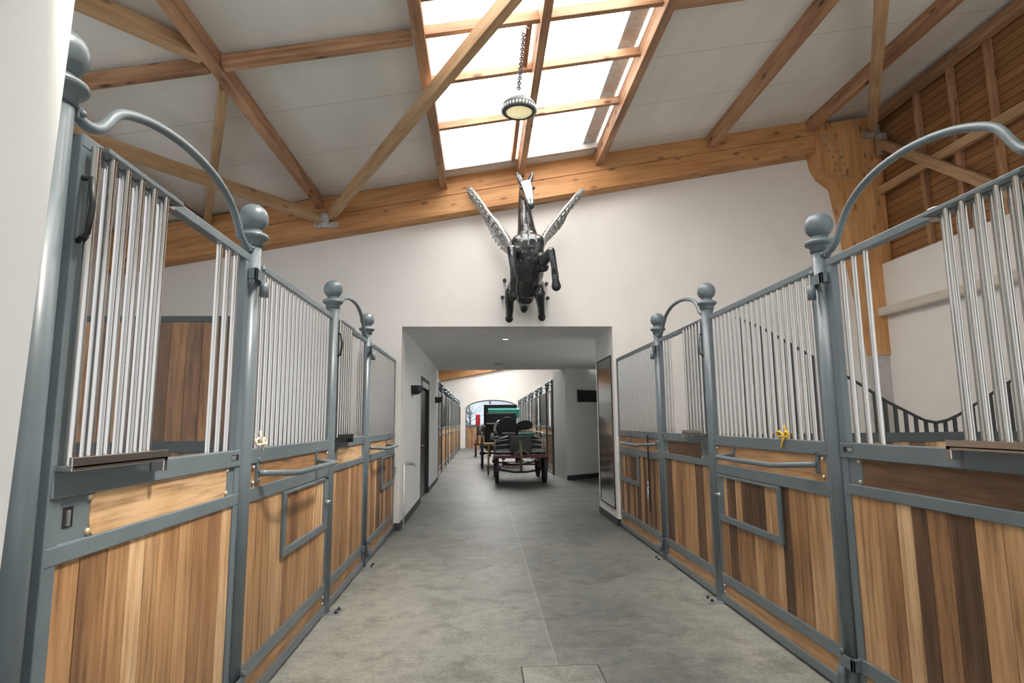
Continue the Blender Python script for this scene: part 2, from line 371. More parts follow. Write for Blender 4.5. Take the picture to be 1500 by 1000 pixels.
m = MB(); m.box((PR - .012, WB - .012, 0), (PR, 9.69, .10)); m.box((PR - .012, WB - .012, 0), (PR + .06, WB, .10)); m.prism([(2.12, 14.99), (3.4, 15.94), (3.4, 15.95), (2.12, 15.0)], 2, 0, .11); struct(m.build('baseboard_right', M['charcoal']))
# second hall beyond the passage: end wall with a wide arched doorway
m = MB()
def arch(cx, hw, spring, rise, n=16): return [(cx + hw * math.cos(PI * i / n), spring + rise * math.sin(PI * i / n)) for i in range(n + 1)]
a = arch(.6, 1.55, 2.2, .52)
top = [(x, z) for x, z in a]
poly = [(XO, 0), (-.95, 0)] + [(x, z) for x, z in reversed(top)] + [(2.15, 0), (XW + .2, 0), (XW + .2, zt(XW + .2)), (XO, zt(XO))]
m.prism(poly, 1, HALL1, HALL1 + .3); struct(m.build('wall_end', M['wall']))
struct(MB().box((XW, HALL0, 0), (XW + .2, HALL1, 6.0)).build('wall_hall_right', M['wall']))
dr = struct(bpy.data.objects.new('door_2', None)); C.objects.link(dr); dr.location = (.6, HALL1 + .1, 0)
m = MB(); m.tube([(x - .6, 0, z) for x, z in a], .06, 8); m.box((-1.56, -.05, 0), (-1.48, .05, 2.2)); m.box((1.48, -.05, 0), (1.56, .05, 2.2)); m.box((-1.5, -.05, 1.2), (1.5, .05, 1.32)); m.box((-.2, -.04, 1.3), (-.08, .04, 2.72)); m.build('frame', M['paint'], dr)
m = MB()
for i in range(14):
    m.tv = random.uniform(.55, .85); m.box((-1.48 + i * .2114, -.02, .02), (-1.48 + (i + 1) * .2114 - .006, .02, 1.2))
m.build('lower_leaf', M['plank'], dr)
m = MB(); m.prism([(x - .6, z) for x, z in a] + [(-1.5, 1.3), (1.5, 1.3)], 1, -.005, .005); m.build('pane', M['pane'], dr)
# daylit hillside and a bare tree outside the arch
bm = MB(); prev = None
pts = [(-14, 1.0), (-9, 3.2), (-5, 4.0), (-2, 3.3), (1, 3.9), (4, 4.6), (8, 5.2), (14, 4.0)]
bm.prism([(-14, -.1)] + pts + [(14, -.1)], 1, 60, 75); tag(bm.build('hillside', M['hill']), 'hazy blue hillside seen outside the far arched doorway', 'hill', kind='structure')
m = MB(); base = Vector((-.9, 40, 0)); m.tube([base, base + Vector((.1, 0, 1.4)), base + Vector((.05, 0, 2.6))], [.09, .07, .04], 7)
for i in range(26):
    b0 = base + Vector((.07, 0, random.uniform(1.1, 2.5))); d = Vector((random.uniform(-1, 1), random.uniform(-.6, .6), random.uniform(.1, .8))).normalized() * random.uniform(.7, 1.7)
    m.tube([b0, b0 + d * .5 + Vector((0, 0, .08)), b0 + d], [.022, .015, .005], 5)
tag(m.build('bare_tree', M['bark']), 'bare leafless tree outside the far arched doorway', 'tree')

# ------------------------------------------------------------------ roof timbers
gl0 = (XO, 8.255, 4.49 + .1837 * XO + .27); gl1 = (5.05, 8.255, 4.49 + .1837 * 5.05 + .27)
beam('glulam_beam', gl0, gl1, .25, .54, M['glulam'], 'thick orange laminated roof beam sloping along the top of the white end wall', 'beam', groove=True)
beam('glulam_beam', (XO, HALL1 - .13, 4.49 + .1837 * XO + .12), (5.8, HALL1 - .13, 4.49 + .1837 * 5.8 + .12), .25, .74, M['glulam'], 'distant laminated roof beam glimpsed above the far arched end wall', 'beam', groove=True)
col = thing('timber_column', 'broad tapering laminated timber column in the right corner of the end wall', 'column', (5.6, 8.25, 0))
def off(pl): return [(x - 5.6, z) for x, z in pl]
m = MB(); m.prism(off([(5.015, 5.83), (4.99, 5.40), (5.02, 5.22), (5.10, 5.06), (5.29, 4.91), (5.67, 2.355), (5.85, 2.355), (5.85, 3.70), (6.0, 3.70), (6.0, 6.0)]), 1, -.13, .125); m.build('shaft', M['column'], col)
MB().box((.07, -.1, 0), (.25, .12, 2.355)).build('concrete_base', M['concrete'], col)
for x, z in [(-.50 + .13 * j + i * .045, 5.62 - i * .1) for i in range(7) for j in range(2)] + [(-.1, 5.72), (.1, 5.55), (.22, 5.4), (.18, 5.15), (.02, 5.8), (.12, 4.98)]:
    MB().lathe([(.018, -.15), (.018, -.13)], (x, 0, z), 1, 10).build('bolt_head', M['steel'], col)
pl = [(-3.95, 'leftmost roof purlin partly hidden behind the left stall gate grille'), (-2.28, 'weathered roof purlin meeting the end beam above the left steel bracket'), (-.55, 'roof purlin along the left edge of the bright skylight'), (.56, 'roof purlin down the middle of the skylight behind the hanging lamp'), (1.70, 'roof purlin along the right edge of the bright skylight'), (3.40, 'knotty roof purlin first to the right of the skylight'), (4.93, 'knotty roof purlin next to the right hand corner column')]
for x, lab in pl:
    beam('roof_purlin', (x, 8.14, roofz(x, 4.94)), (x, 1.2, roofz(x, 4.94)), .10 if x != .56 else .085, .18, M['purlin'], lab, 'beam', 'roof purlins', RUP)
beam('wall_plate', (5.93, 8.2, 5.94), (5.93, 1.2, 5.94), .12, .14, M['purlin'], 'long timber wall plate along the top of the right hand cladding', 'beam')
for x0, x1, lab in ((-3.88, -2.34, 'short cross timber between the two leftmost purlins'), (-2.22, -.61, 'long cross timber from the weathered purlin to the left skylight edge'), (1.76, 3.34, 'cross timber at the top edge right of the skylight')):
    beam('cross_timber', (x0, 4.83, roofz(x0, 4.92)), (x1, 4.83, roofz(x1, 4.92)), .075, .12, M['purlin'], lab, 'beam', 'cross timbers between purlins', RUP)
for y, h, zb, lab in ((6.56, .085, 4.975, 'thin skylight batten nearest the end wall'), (5.62, .085, 4.975, 'thin skylight batten just behind the hanging lamp'), (4.83, .095, 4.955, 'thick skylight batten the lamp chain hangs from'), (4.42, .075, 4.985, 'jagged skylight batten at the top edge of the photo')):
    beam('skylight_batten', (-.5, y, roofz(-.5, zb)), (1.65, y, roofz(1.65, zb)), .06, h, M['purlin'], lab, 'batten', 'skylight battens', RUP)
for y0, y1, lab in ((5.66, 4.86, 'short upright batten beside the lamp chain'), (7.82, 6.6, 'short upright batten below the lamp near the end wall')):
    beam('skylight_mullion', (.44, y0, roofz(.44, 5.0)), (.44, y1, roofz(.44, 5.0)), .055, .06, M['purlin'], lab, 'batten', 'skylight mullions', RUP)
def brace(name, p0, p1, lab, wd=.095, ht=.13, mat='brace', bev=.004): beam(name, p0, p1, wd, ht, M[mat], lab, 'brace', 'diagonal roof braces', RUP)
brace('roof_brace', (-2.12, 8.08, 4.33), (1.55, 2.15, 5.03), 'long diagonal brace crossing in front of the skylight corner')
brace('roof_brace', (-2.24, 8.08, 4.30), (-4.5, 3.6, 3.93), 'diagonal brace running left from the steel bracket over the left gate')
brace('roof_brace', (-3.80, 8.08, 4.24), (-2.34, 5.14, 4.50), 'short diagonal brace between end beam and weathered purlin', .08, .1)
brace('roof_brace', (-2.33, 4.68, 4.52), (-3.86, 2.4, 4.24), 'dark diagonal brace in the upper left corner beyond the weathered purlin', .1, .14)
brace('roof_brace', (5.84, 8.05, 5.74), (1.95, 2.1, 5.10), 'brace rising from the steel bracket on the corner column', .1, .13)
def shoe(name, x, y, z, lab):
    t = thing(name, lab, 'bracket', (x, y, z), 'steel brace brackets')
    m = MB(); m.box((-.17, -.02, -.05), (.17, .05, .03), .004); m.box((-.05, -.08, -.02), (.05, .05, .14), .004); m.build('plate', M['steel'], t)
    for sx in (-.13, .13): MB().lathe([(.02, -.035), (.02, -.02)], (sx, 0, -.01), 1, 8).build('bolt', M['rust'], t)
shoe('steel_bracket', -2.17, 8.10, 4.22, 'galvanised steel bracket on the end beam joining two left braces')
shoe('steel_bracket', 5.86, 8.06, 5.66, 'galvanised steel bracket on top of the corner column')
m = MB(); m.box((-.05, -.06, -.16), (.05, .06, .16), .006); o = m.build('bracket_plate', M['steel'], None, (5.92, 7.98, 5.46)); tag(o, 'small upright steel plate under the corner column bracket', 'bracket')
for y, lab in ((7.31, 'timber wall stud nearest the corner column'), (6.72, 'middle timber wall stud on the right cladding'), (6.16, 'timber wall stud furthest from the corner column')):
    beam('wall_stud', (5.98, y, 3.69), (5.98, y, 5.88), .07, .07, M['purlin'], lab, 'stud', 'studs on the cladding', (0, 1, 0))
beam('wall_rail', (5.93, 8.12, 4.80), (5.93, 1.2, 4.80), .08, .12, M['brace'], 'long horizontal timber rail across the right hand cladding', 'beam')
beam('wall_brace', (5.90, 8.0, 5.50), (5.90, 5.0, 3.12 + .02), .09, .13, M['brace'], 'sloping timber brace across the right hand cladding below the bracket', 'brace')
beam('moulded_rail', (5.78, 8.3, 2.97), (5.78, 1.2, 2.97), .12, .13, M['rail'], 'beige horizontal rail fixed along the right hand white wall', 'rail', bev=.03)

# ------------------------------------------------------------------ stall fronts
def planks(y0, y1, z0, z1, x0, x1, tones, wmin=.085, wmax=.135, s=1):
    if s < 0: x0, x1 = -x1, -x0
    m = MB(); y = y0
    while y < y1 - .001:
        wd = random.uniform(wmin, wmax)
        if y1 - y - wd < .05: wd = y1 - y
        m.tv = random.choice(tones) + random.uniform(-.06, .06)
        dx = random.uniform(-.002, .002); m.box((x0 + (dx if s < 0 else 0), y + .0015, z0), (x1 + (dx if s > 0 else 0), y + wd - .0015, z1), .002); y += wd
    return m
TL = [.94, .82, .7, .55, .42, .76, .28, .64]; TR = [.85, .78, .72, .62, .5, .22, .15, .12]
def post(X, y, label, sgn, scale=1):
    t = thing('stall_post', label, 'post', (X, y, 0), 'stall front posts')
    m = MB(); m.lathe([(.049, 0), (.049, 2.42)], n=20); m.build('shaft', M['paint'], t)
    m = MB(); m.lathe([(.0495, 2.395), (.056, 2.398), (.057, 2.424), (.066, 2.43), (.080, 2.440), (.084, 2.451), (.080, 2.462), (.062, 2.469), (.050, 2.474), (.046, 2.485), (.04, 2.50)], n=24); m.build('collar', M['paint'], t)
    m = MB(); m.ball((0, 0, 2.556), .077, 28); m.build('ball_finial', M['paint'], t)
    m = MB(); m.box((-.06, -.075, 0), (.15 * sgn if sgn > 0 else .06, .075, .010), .002) if sgn > 0 else m.box((-.15, -.075, 0), (.06, .075, .010), .002)
    p = m.build('base_plate', M['steel'], t)
    for yy in (-.045, .045): MB().lathe([(.013, .01), (.013, .024), (.006, .024), (.006, .034)], (.11 * sgn, yy, 0), 2, 6).build('anchor_bolt', M['dark'], t)
    return t
def frame_common(m, s, a, b, zmid0, zmid1, st=.05):
    m.box((-.02, a, .03), (.02, a + st, 2.335), .004); m.box((-.02, b - st, .03), (.02, b, 2.335), .004)
    a += .004; b -= .004
    m.box((-.022, a, 2.295), (.022, b, 2.337), .004)
    m.box((-.026, a, 1.245), (.026, b, 1.325), .005); m.box((-.022, a, zmid0), (.022, b, zmid1), .005)
    m.box((-.024, a, .168), (.024, b, .24), .005); m.box((-.03, a, .02), (.03, b, .075), .005)
def screws(t, s, pts, mat, r=.011, d=.022):
    for y, z in pts:
        m = MB(); m.ball((0, 0, 0), r, 8, (.8, 1, 1)); m.build('screw', mat, t, (s * d, y, z))
def panel(X, s, y0, y1, tones, label, wall_end=False):
    W_ = y1 - y0; t = thing('stall_screen', label, 'stall screen', (X, y0, 0), 'fixed stall screens')
    a, b = .052, W_ - (.052 if not wall_end else .004)
    zr0, zr1 = (1.045, 1.12) if s > 0 else (1.02, 1.10)
    m = MB(); frame_common(m, s, a, b, zr0, zr1, .035); m.build('frame', M['paint'], t)
    nb = max(2, round((b - a - .08) / .0785)); st = (b - a - .07) / nb
    for i in range(nb):
        MB().tube([(0, a + .035 + st * (i + .5), 1.32), (0, a + .035 + st * (i + .5), 2.30)], .0135, 10, False).build('grille_bar', M['chrome'], t)
    planks(a + .035, b - .035, .24, zr0, -.014, .012, tones, s=s).build('plank_infill', M['plank'], t)
    m = MB(); m.tv = random.choice(tones[:4]) ; m.box((-.015, a + .035, zr1), (.016, b - .035, 1.245)); m.build('upper_board', M['board'], t)
    m = MB(); m.tv = tones[2]; m.box((-.015, a + .035, .075), (.012, b - .035, .168)); m.build('kick_board', M['board'], t)
    screws(t, s, [(a + .06, zr1 + .025), (a + .06, 1.225), (b - .06, zr1 + .025), (b - .06, 1.225), (b - .06, .10), (b - .06, .15)], M['steel'])
    # fold-down feed hatch beside the further post
    h0, h1 = b - 1.06, b - .035
    hd = MB(); x0, x1 = sorted((s * .012, s * .034))
    hd.box((x0, h0, .655), (x1, h0 + .04, zr0 - .005), .004); hd.box((x0 + .001, h0 + .003, .652), (x1 - .001, h1, .70), .004); hd.box((x0, h1 - .10, .70), (x1 if s > 0 else s * .012, h1, zr0 - .005), .003) if s > 0 else hd.box((s * .024, h1 - .10, .70), (s * .012, h1, zr0 - .005), .003)
    hd.box((x0, h0 + .04, zr0 - .022), (x1, h1, zr0 - .005), .003)
    ho = hd.build('feed_hatch', M['paint'], t)
    m = MB(); m.tube([(s * .035, h1 - .09, .86), (s * .055, h1 - .09, .86), (s * .055, h1 - .02, .86)], .008, 8); m.ball((s * .055, h1 - .09, .86), .014, 10); m.build('hatch_latch', M['steel'], ho)
    pp = planks(h0 + .04, h1 - .10, .70, zr0 - .02, .008, .019, tones, .07, .11, s=s); pp.build('hatch_planks', M['plank'], ho)
    # bowed rug rail on two upright brackets
    k0, k1 = .16, min(1.31, W_ - .25)
    m = MB()
    for k in (k0, k1): m.box((s * .015, k - .012, 1.14), (s * .032, k + .012, 1.275), .003)
    for k in (k0, k1):
        for z in (1.155, 1.262): m.lathe([(.009, min(s * .03, s * .04)), (.009, max(s * .03, s * .04))], (0, k, z), 0, 8)
    rr = m.build('rug_rail', M['paint'], t)
    x = lambda d: s * d
    MB().tube([(x(.03), k0, 1.19), (x(.06), k0 + .04, 1.188), (x(.105), k0 + .11, 1.182), (x(.15), k0 + .20, 1.175), (x(.165), k0 + .28, 1.17), (x(.165), k1 - .05, 1.17), (x(.155), k1 + .005, 1.17), (x(.13), k1 + .02, 1.17), (x(.03), k1, 1.185)], .0175, 12).build('rail_tube', M['paint'], rr)
    return t
def gate(X, s, y0, y1, tones, label, tray_dark=False):
    W_ = y1 - y0; t = thing('stall_gate', label, 'gate', (X, y0, 0), 'hinged stall gates')
    a, b = .062, W_ - .062
    m = MB(); frame_common(m, s, a, b, 1.057, 1.113, .055); m.build('frame', M['paint'], t)
    nb = [.15 + .08 * k for k in range(6)] + [W_ - .38, W_ - .285, W_ - .19]
    for y in nb: MB().tube([(0, y, 1.32), (0, y, 2.30)], .0135, 10, False).build('grille_bar', M['chrome'], t)
    planks(a + .055, b - .055, .24, 1.057, -.014, .012, tones, .09, .15, s=s).build('plank_infill', M['plank'], t)
    # latch plate, hinge plate and round-ended board between them
    m = MB(); m.box((-.012, a + .05, 1.11), (.012, a + .21, 1.25)); m.build('latch_plate', M['paint'], t)
    MB().box((-.012, b - .16, 1.11), (.012, b - .05, 1.25)).build('hinge_plate', M['paint'], t)
    m = MB(); m.box((min(s * .011, s * .0135), a + .075, 1.155), (max(s * .011, s * .0135), a + .12, 1.215), .001)
    m.mi = 1; m.box((min(s * .0135, s * .018), a + .09, 1.16), (max(s * .0135, s * .018), a + .102, 1.205)); m.build('latch_slot', [M['dark'], M['steel']], t)
    pb = []; ya, yb = a + .215, b - .165
    for i in range(9): th = -PI / 2 + PI * i / 8; pb.append((yb + .022 * math.cos(th), 1.1795 + .0655 * math.sin(th)))
    for i in range(9): th = PI / 2 + PI * i / 8; pb.append((ya + .022 * math.cos(th), 1.1795 + .0655 * math.sin(th)))
    m = MB(); m.tv = tones[0] if s > 0 else .2; m.prism(pb, 0, -.01, .016); m.build('name_board', M['board'], t)
    screws(t, s, [(y, z) for y in (ya - .025, yb + .025) for z in (1.128, 1.232)], M['rust'], .012, .014)
    m = MB(); m.tv = tones[2]; m.box((-.015, a + .055, .075), (.012, b - .055, .168)); m.build('kick_board', M['board'], t)
    m = MB(); m.mi = 0; m.box((min(s * .024, s * .0265), b - .12, 1.275), (max(s * .024, s * .0265), b - .035, 1.305), .001); m.mi = 1; m.box((min(s * .0265, s * .029), b - .115, 1.28), (max(s * .0265, s * .029), b - .075, 1.30)); m.build('rail_slot', [M['dark'], M['steel']], t)
    # sliding window grille pushed back in front of the fixed bars, on its channel
    m = MB(); x0, x1 = sorted((s * .027, s * .075)); m.box((x0, a + .004, 1.322), (x1, a + .52, 1.34), .003); m.box((x0, a + .495, 1.285), (x1, a + .52, 1.34), .003); x2, x3 = sorted((s * .068, s * .075)); m.box((x2, a + .004, 1.33), (x3, a + .52, 1.362), .002)
    g = m.build('sliding_grille', M['dark' if tray_dark else 'chrome'], t)
    m = MB(); x0, x1 = sorted((s * .024, s * .065)); m.box((x0, a + .06, 2.30), (x1, a + .53, 2.316), .002); m.build('top_channel', M['paint'], g)
    MB().box((-.0245, a + .50, 2.288), (.0245, a + .545, 2.341), .002).build('end_clip', M['chrome'], g)
    sh_ = -.058 if s > 0 else -.072
    for k in range(6): MB().tube([(s * .046, .15 + sh_ + .08 * k, 1.335), (s * .046, .15 + sh_ + .08 * k, 2.302)], .0135, 10, False).build('sliding_bar', M['chrome'], g)
    for z in (2.20, .17):
        m = MB(); x0, x1 = sorted((s * .02, s * .055)); x0, x1 = sorted((s * .024, s * .066)); m.box((x0, b - .03, z), (x1, b - .005, z + .06), .003); x0, x1 = sorted((s * .052, s * .066)); m.box((x0, b - .03, z), (x1, b + .085, z + .06), .003); m.lathe([(.022, z - .08), (.022, z)], (s * .075, b + .06, 0), 2, 14); m.lathe([(.011, z + .06), (.011, z + .085)], (s * .066, b + .06, 0), 2, 10); m.build('hinge', M['paint'], t)
    m = MB(); m.tube([(s * .02, a + .02, 2.2), (s * .06, a + .0, 2.19), (s * .075, a - .01, 2.1), (s * .06, a, 2.02), (s * .02, a + .02, 2.0)], .009, 8); m.build('latch_loop', M['dark' if s > 0 else 'paint'], t)
    return t
def arch_tube(X, s, y0, y1, peak, label):
    W_ = y1 - y0; k = (peak - 2.40) / .265; f = W_ / 1.447
    pr = [(.045, 2.395), (.08, 2.382), (.125, 2.385), (.17, 2.408), (.205, 2.455), (.235, 2.505), (.275, 2.545), (.35, 2.585), (.46, 2.625), (.60, 2.655), (.75, 2.668), (.90, 2.660), (1.03, 2.632), (1.13, 2.588), (1.20, 2.535), (1.25, 2.475), (1.285, 2.425), (1.325, 2.395), (1.365, 2.38), (1.40, 2.375)]
    t = thing('arched_tube', label, 'tube', (X, y0, 2.37), 'arched tubes over the gates')
    # smooth by Catmull-Rom
    P = [Vector((0, y * f, (2.40 + (z - 2.40) * k) if z > 2.40 else z)) - Vector((0, 0, 2.37)) for y, z in pr]; Q = []
    for i in range(len(P) - 1):
        p0, p1, p2, p3 = P[max(i - 1, 0)], P[i], P[i + 1], P[min(i + 2, len(P) - 1)]
        for j in range(4):
            u = j / 4; Q.append(.5 * ((2 * p1) + (p2 - p0) * u + (2 * p0 - 5 * p1 + 4 * p2 - p3) * u * u + (3 * p1 - p0 - 3 * p2 + p3) * u ** 3))
    Q.append(P[-1]); MB().tube(Q, .018, 14).build('tube', M['paint'], t)
    for yy, zz in ((.05, .02), (W_ - .05, .005)):
        m = MB(); x0, x1 = sorted((-s * .02, s * .022)); m.box((x0, yy - .016, zz - .02), (x1, yy + .016, zz + .02), .004); m.ball((s * .024, yy, zz), .011, 10); m.build('foot_bracket', M['paint'], t)
yL = [1.698, 3.145, 4.875, 6.337]; yR = [1.752, 3.199, 4.931, 6.373]
for ys, X, s, side, T in ((yL, XL, 1, 'left', TL), (yR, XR, -1, 'right', TR)):
    names = ['slate blue ball topped post nearest the camera on the %s' if s > 0 else 'slate blue post at the near end of the %s hand gate, outside the frame edge', 'tall slate blue ball topped post second from the camera on the %s', 'slate blue ball topped post third from the camera on the %s', 'smallest ball topped post nearest the end wall on the %s']
    for y, n in zip(ys, names): post(X - (.024 if y == yL[0] else 0), y, n % side, s)
    gate(X, s, ys[0], ys[1], T, 'large stall gate in the near %s foreground with %s name board' % (side, 'pale' if s > 0 else 'dark'))
    panel(X, s, ys[1], ys[2], T, 'stall screen with feed hatch between second and third posts on the %s' % side)
    gate(X, s, ys[2], ys[3], T, 'narrow looking stall gate under the small arched tube on the %s' % side, s > 0)
    panel(X, s, ys[3], WB, T, 'stall screen ending at the white end wall on the %s' % side, True)
    arch_tube(X, s, ys[0], ys[1], 2.605 if s > 0 else 2.668, 'large curved tube arching over the nearest %s gate' % side)
    arch_tube(X, s, ys[2], ys[3], 2.615, 'small curved tube arching over the further %s gate' % side)
# solid planked divider inside the left stall
t = thing('stall_divider', 'solid planked divider with grey frame seen through the near left gate', 'divider', (XL, 4.875, 0))
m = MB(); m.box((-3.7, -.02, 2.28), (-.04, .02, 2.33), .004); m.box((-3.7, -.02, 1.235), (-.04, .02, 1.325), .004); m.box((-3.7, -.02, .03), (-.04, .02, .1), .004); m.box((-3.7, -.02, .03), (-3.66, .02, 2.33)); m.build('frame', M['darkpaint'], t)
m = MB()
for z0, z1 in ((.1, 1.235), (1.325, 2.28)):
    x = -3.66
    while x < -.06:
        wd = min(random.uniform(.09, .15), -.05 - x); m.tv = random.choice([.25, .3, .35, .45, .6, .7]); m.box((x, -.015, z0), (x + wd - .003, .012, z1)); x += wd
m.build('plank_infill', M['plank'], t)
# swept divider inside the right stall
t = thing('stall_divider', 'divider with a swooping top rail over short dark bars behind the right stall front', 'divider', (XR, 4.931, 0))
cv = [(.25, 2.33), (.5, 2.22), (.9, 1.985), (1.3, 1.745), (1.53, 1.593), (1.76, 1.474), (1.85, 1.43), (1.95, 1.41), (2.05, 1.43), (2.16, 1.475), (2.39, 1.604), (2.8, 1.84), (3.2, 2.08), (3.55, 2.26), (3.85, 2.33)]
MB().tube([(x, 0, z) for x, z in cv], .013, 8).build('top_rail', M['dark'], t)
def cz(x):
    for (a_, b_), (c_, d_) in zip(cv, cv[1:]):
        if a_ <= x <= c_: return b_ + (d_ - b_) * (x - a_) / (c_ - a_)
    return 2.33
for i in range(40):
    x = .30 + i * .0865
    if x < 3.84: MB().box((x - .014, -.008, 1.32), (x + .014, .008, cz(x))).build('divider_bar', M['dark'], t)
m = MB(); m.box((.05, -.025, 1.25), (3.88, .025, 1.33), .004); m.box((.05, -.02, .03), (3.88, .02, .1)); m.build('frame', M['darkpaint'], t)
m = MB(); x = .05
while x < 3.88:
    wd = min(random.uniform(.09, .15), 3.881 - x); m.tv = random.choice(TR); m.box((x, -.015, .1), (x + wd - .003, .012, 1.25)); x += wd
m.build('plank_infill', M['plank'], t)

# bows tied to the grilles
def bow(name, loc, mat, label):
    t = thing(name, label, 'ribbon', loc); m = MB()
    m.ball((0, 0, 0), .014, 10); m.build('knot', mat, t)
    for sy in (-1, 1):
        m = MB(); m.tube([(0, 0, 0), (-.012, sy * .04, .03), (-.014, sy * .075, .02), (-.01, sy * .07, -.005), (0, 0, -.002)], .007, 6); m.build('loop', mat, t)
    m = MB(); m.tube([(0, 0, 0), (-.01, .02, -.04), (-.012, .03, -.075)], .006, 6); m.tube([(0, 0, 0), (-.005, -.03, .03), (-.01, -.02, .07)], .006, 6); m.build('tail', mat, t)
bow('ribbon_bow', (XR - .025, 3.71, 1.345), M['yellow'], 'yellow ribbon tied to the grille of the right hand stall screen')
bow('twine_knot', (XL + .03, 3.36, 1.345), M['cream'], 'cream twine knotted to the foot of the left stall screen grille')

t = thing('hanging_strap', 'dark leather strap with metal clip hanging on the right screen by the end wall', 'strap', (XR - .045, 6.78, 1.29))
MB().box((-.012, -.016, -.86), (0, .016, .0), .002).build('strap', M['leather'], t)
m = MB(); m.torus((-.02, 0, -.60), .022, .006, 0, 14, 6); m.tube([(-.02, 0, -.62), (-.022, .01, -.70), (-.02, 0, -.74)], .009, 8); m.tube([(-.02, 0, -.58), (-.02, 0, -.52)], .008, 8); m.build('clip', M['steel'], t)

# ------------------------------------------------------------------ pendant lamp
t = thing('pendant_lamp', 'round metal pendant lamp on a chain below the skylight', 'lamp', (.33, 4.83, 4.155))
m = MB(); z = .20; i = 0
while z < .72:
    m.torus((.0 + .05 * (z - .2) / .52, 0, z),   .015, .007, 0 if i % 2 else 1, 10, 6); z += .023; i += 1
m.build('chain', M['bark'], t)
MB().tube([(.05, 0, .72), (.02, 0, .755), (.06, 0, .79), (.10, 0, .77)], .008, 8).build('hook', M['steel'], t)
m = MB(); m.tube([(0, 0, .20), (-.08, 0, .06)], .006, 6); m.tube([(0, 0, .20), (.08, 0, .06)], .006, 6); m.tube([(0, 0, .20), (0, .08, .06)], .004, 6); m.build('hanger_wires', M['steel'], t)
m = MB(); m.lathe([(.06, .085), (.115, .075), (.140, .045), (.150, .02), (.146, -.02), (.13, -.035), (.118, -.035), (.116, -.022), (.05, -.02)], n=36); m.build('housing', M['greypanel'], t)
m = MB()
for k in range(32):
    a_ = 2 * PI * k / 32; m.ball((.148 * math.cos(a_), .148 * math.sin(a_), -.008), .011, 8, (1, 1, 1.7))
m.build('cooling_studs', M['steel'], t)
m = MB(); m.lathe([(.114, -.024), (.10, -.034), (.06, -.042), (.01, -.045)], n=32); m.build('lens', M['lamp'], t)

# ------------------------------------------------------------------ winged horse sculpture
def remesh(name, chains, mat, parent, voxel=.011, smooth=3):
    m = MB()
    for ch in chains:
        for p in ch: m.ball(p[:3], p[3], 14)
        for p, q in zip(ch, ch[1:]):
            if (Vector(p[:3]) - Vector(q[:3])).length > 1e-4: m.tube([p[:3], q[:3]], [p[3], q[3]], 14)
    o = m.build(name, mat)
    md = o.modifiers.new('r', 'REMESH'); md.mode = 'VOXEL'; md.voxel_size = voxel; md.use_smooth_shade = True
    sm = o.modifiers.new('s', 'SMOOTH'); sm.iterations = smooth; sm.factor = .5
    dg = bpy.context.evaluated_depsgraph_get(); me = bpy.data.meshes.new_from_object(o.evaluated_get(dg)); o.modifiers.clear(); old = o.data; o.data = me; bpy.data.meshes.remove(old); me.name = name
    me.materials.clear()
    for x in (mat if isinstance(mat, list) else [mat]): me.materials.append(x)
    for p in me.polygons: p.use_smooth = True; p.material_index = 0
    if parent: o.parent = parent
    return o
BO = Vector((.61, 8.37, 3.2))
peg = thing('winged_horse_sculpture', 'glossy black rearing winged horse sculpture mounted on the wall above the passage', 'sculpture', BO)
def sh(ch): return [(p[0] - BO.x, p[1] - BO.y, p[2] - BO.z, p[3]) for p in ch]
trunk = [(0.614, 7.62, 3.759, 0.215), (0.62, 7.70, 3.618, 0.24), (0.619, 7.82, 3.462, 0.232), (0.617, 7.96, 3.321, 0.20), (0.606, 8.1, 3.212, 0.15)]
chest = [[(0.51, 7.55, 3.79, 0.125), (.525, 7.56, 3.66, .11)], [(0.72, 7.55, 3.79, 0.125), (.705, 7.56, 3.66, .11)]]
neck = [(0.619, 7.66, 3.865, 0.160), (0.603, 7.66, 4.027, 0.122), (0.588, 7.68, 4.225, 0.098), (0.581, 7.68, 4.418, 0.084), (0.582, 7.66, 4.575, 0.075)]
head = [(0.60, 7.62, 4.615, 0.092), (0.615, 7.53, 4.515, 0.084), (0.631, 7.44, 4.39, 0.064), (0.640, 7.36, 4.28, 0.056), (0.643, 7.33, 4.23, 0.053)]
jaw = [(0.586, 7.61, 4.522, 0.066), (0.614, 7.5, 4.387, 0.045)]
earL = [(0.545, 7.66, 4.680, 0.042), (0.512, 7.67, 4.755, 0.034), (0.495, 7.67, 4.825, 0.016)]
earR = [(0.65, 7.66, 4.682, 0.042), (0.682, 7.67, 4.758, 0.034), (0.696, 7.67, 4.828, 0.016)]
legFL = [(0.486, 7.6, 3.658, 0.1), (0.412, 7.42, 3.642, 0.07), (0.379, 7.3, 3.634, 0.063), (0.385, 7.27, 3.526, 0.053), (0.401, 7.28, 3.387, 0.046), (0.411, 7.32, 3.273, 0.051), (0.404, 7.38, 3.18, 0.048), (0.405, 7.41, 3.12, 0.049)]
legFR = [(0.75, 7.6, 3.641, 0.1), (0.815, 7.48, 3.535, 0.075), (0.857, 7.36, 3.572, 0.063), (0.886, 7.3, 3.609, 0.057), (0.91, 7.3, 3.501, 0.045), (0.928, 7.32, 3.399, 0.041), (0.94, 7.36, 3.329, 0.048), (0.947, 7.37, 3.26, 0.048)]
hindL = [(0.484, 7.98, 3.302, 0.129), (0.394, 7.88, 3.202, 0.082), (0.379, 7.98, 3.109, 0.069), (0.388, 8.1, 3.017, 0.06), (0.387, 8.2, 2.939, 0.052)]
hindR = [(0.75, 7.98, 3.302, 0.129), (0.795, 7.88, 3.184, 0.082), (0.813, 7.98, 3.109, 0.067), (0.833, 8.1, 3.037, 0.057), (0.845, 8.2, 2.978, 0.052)]
rump = [(0.606, 8.1, 3.212, .14), (0.599, 8.17, 3.16, 0.105), (0.602, 8.22, 3.10, 0.075)]
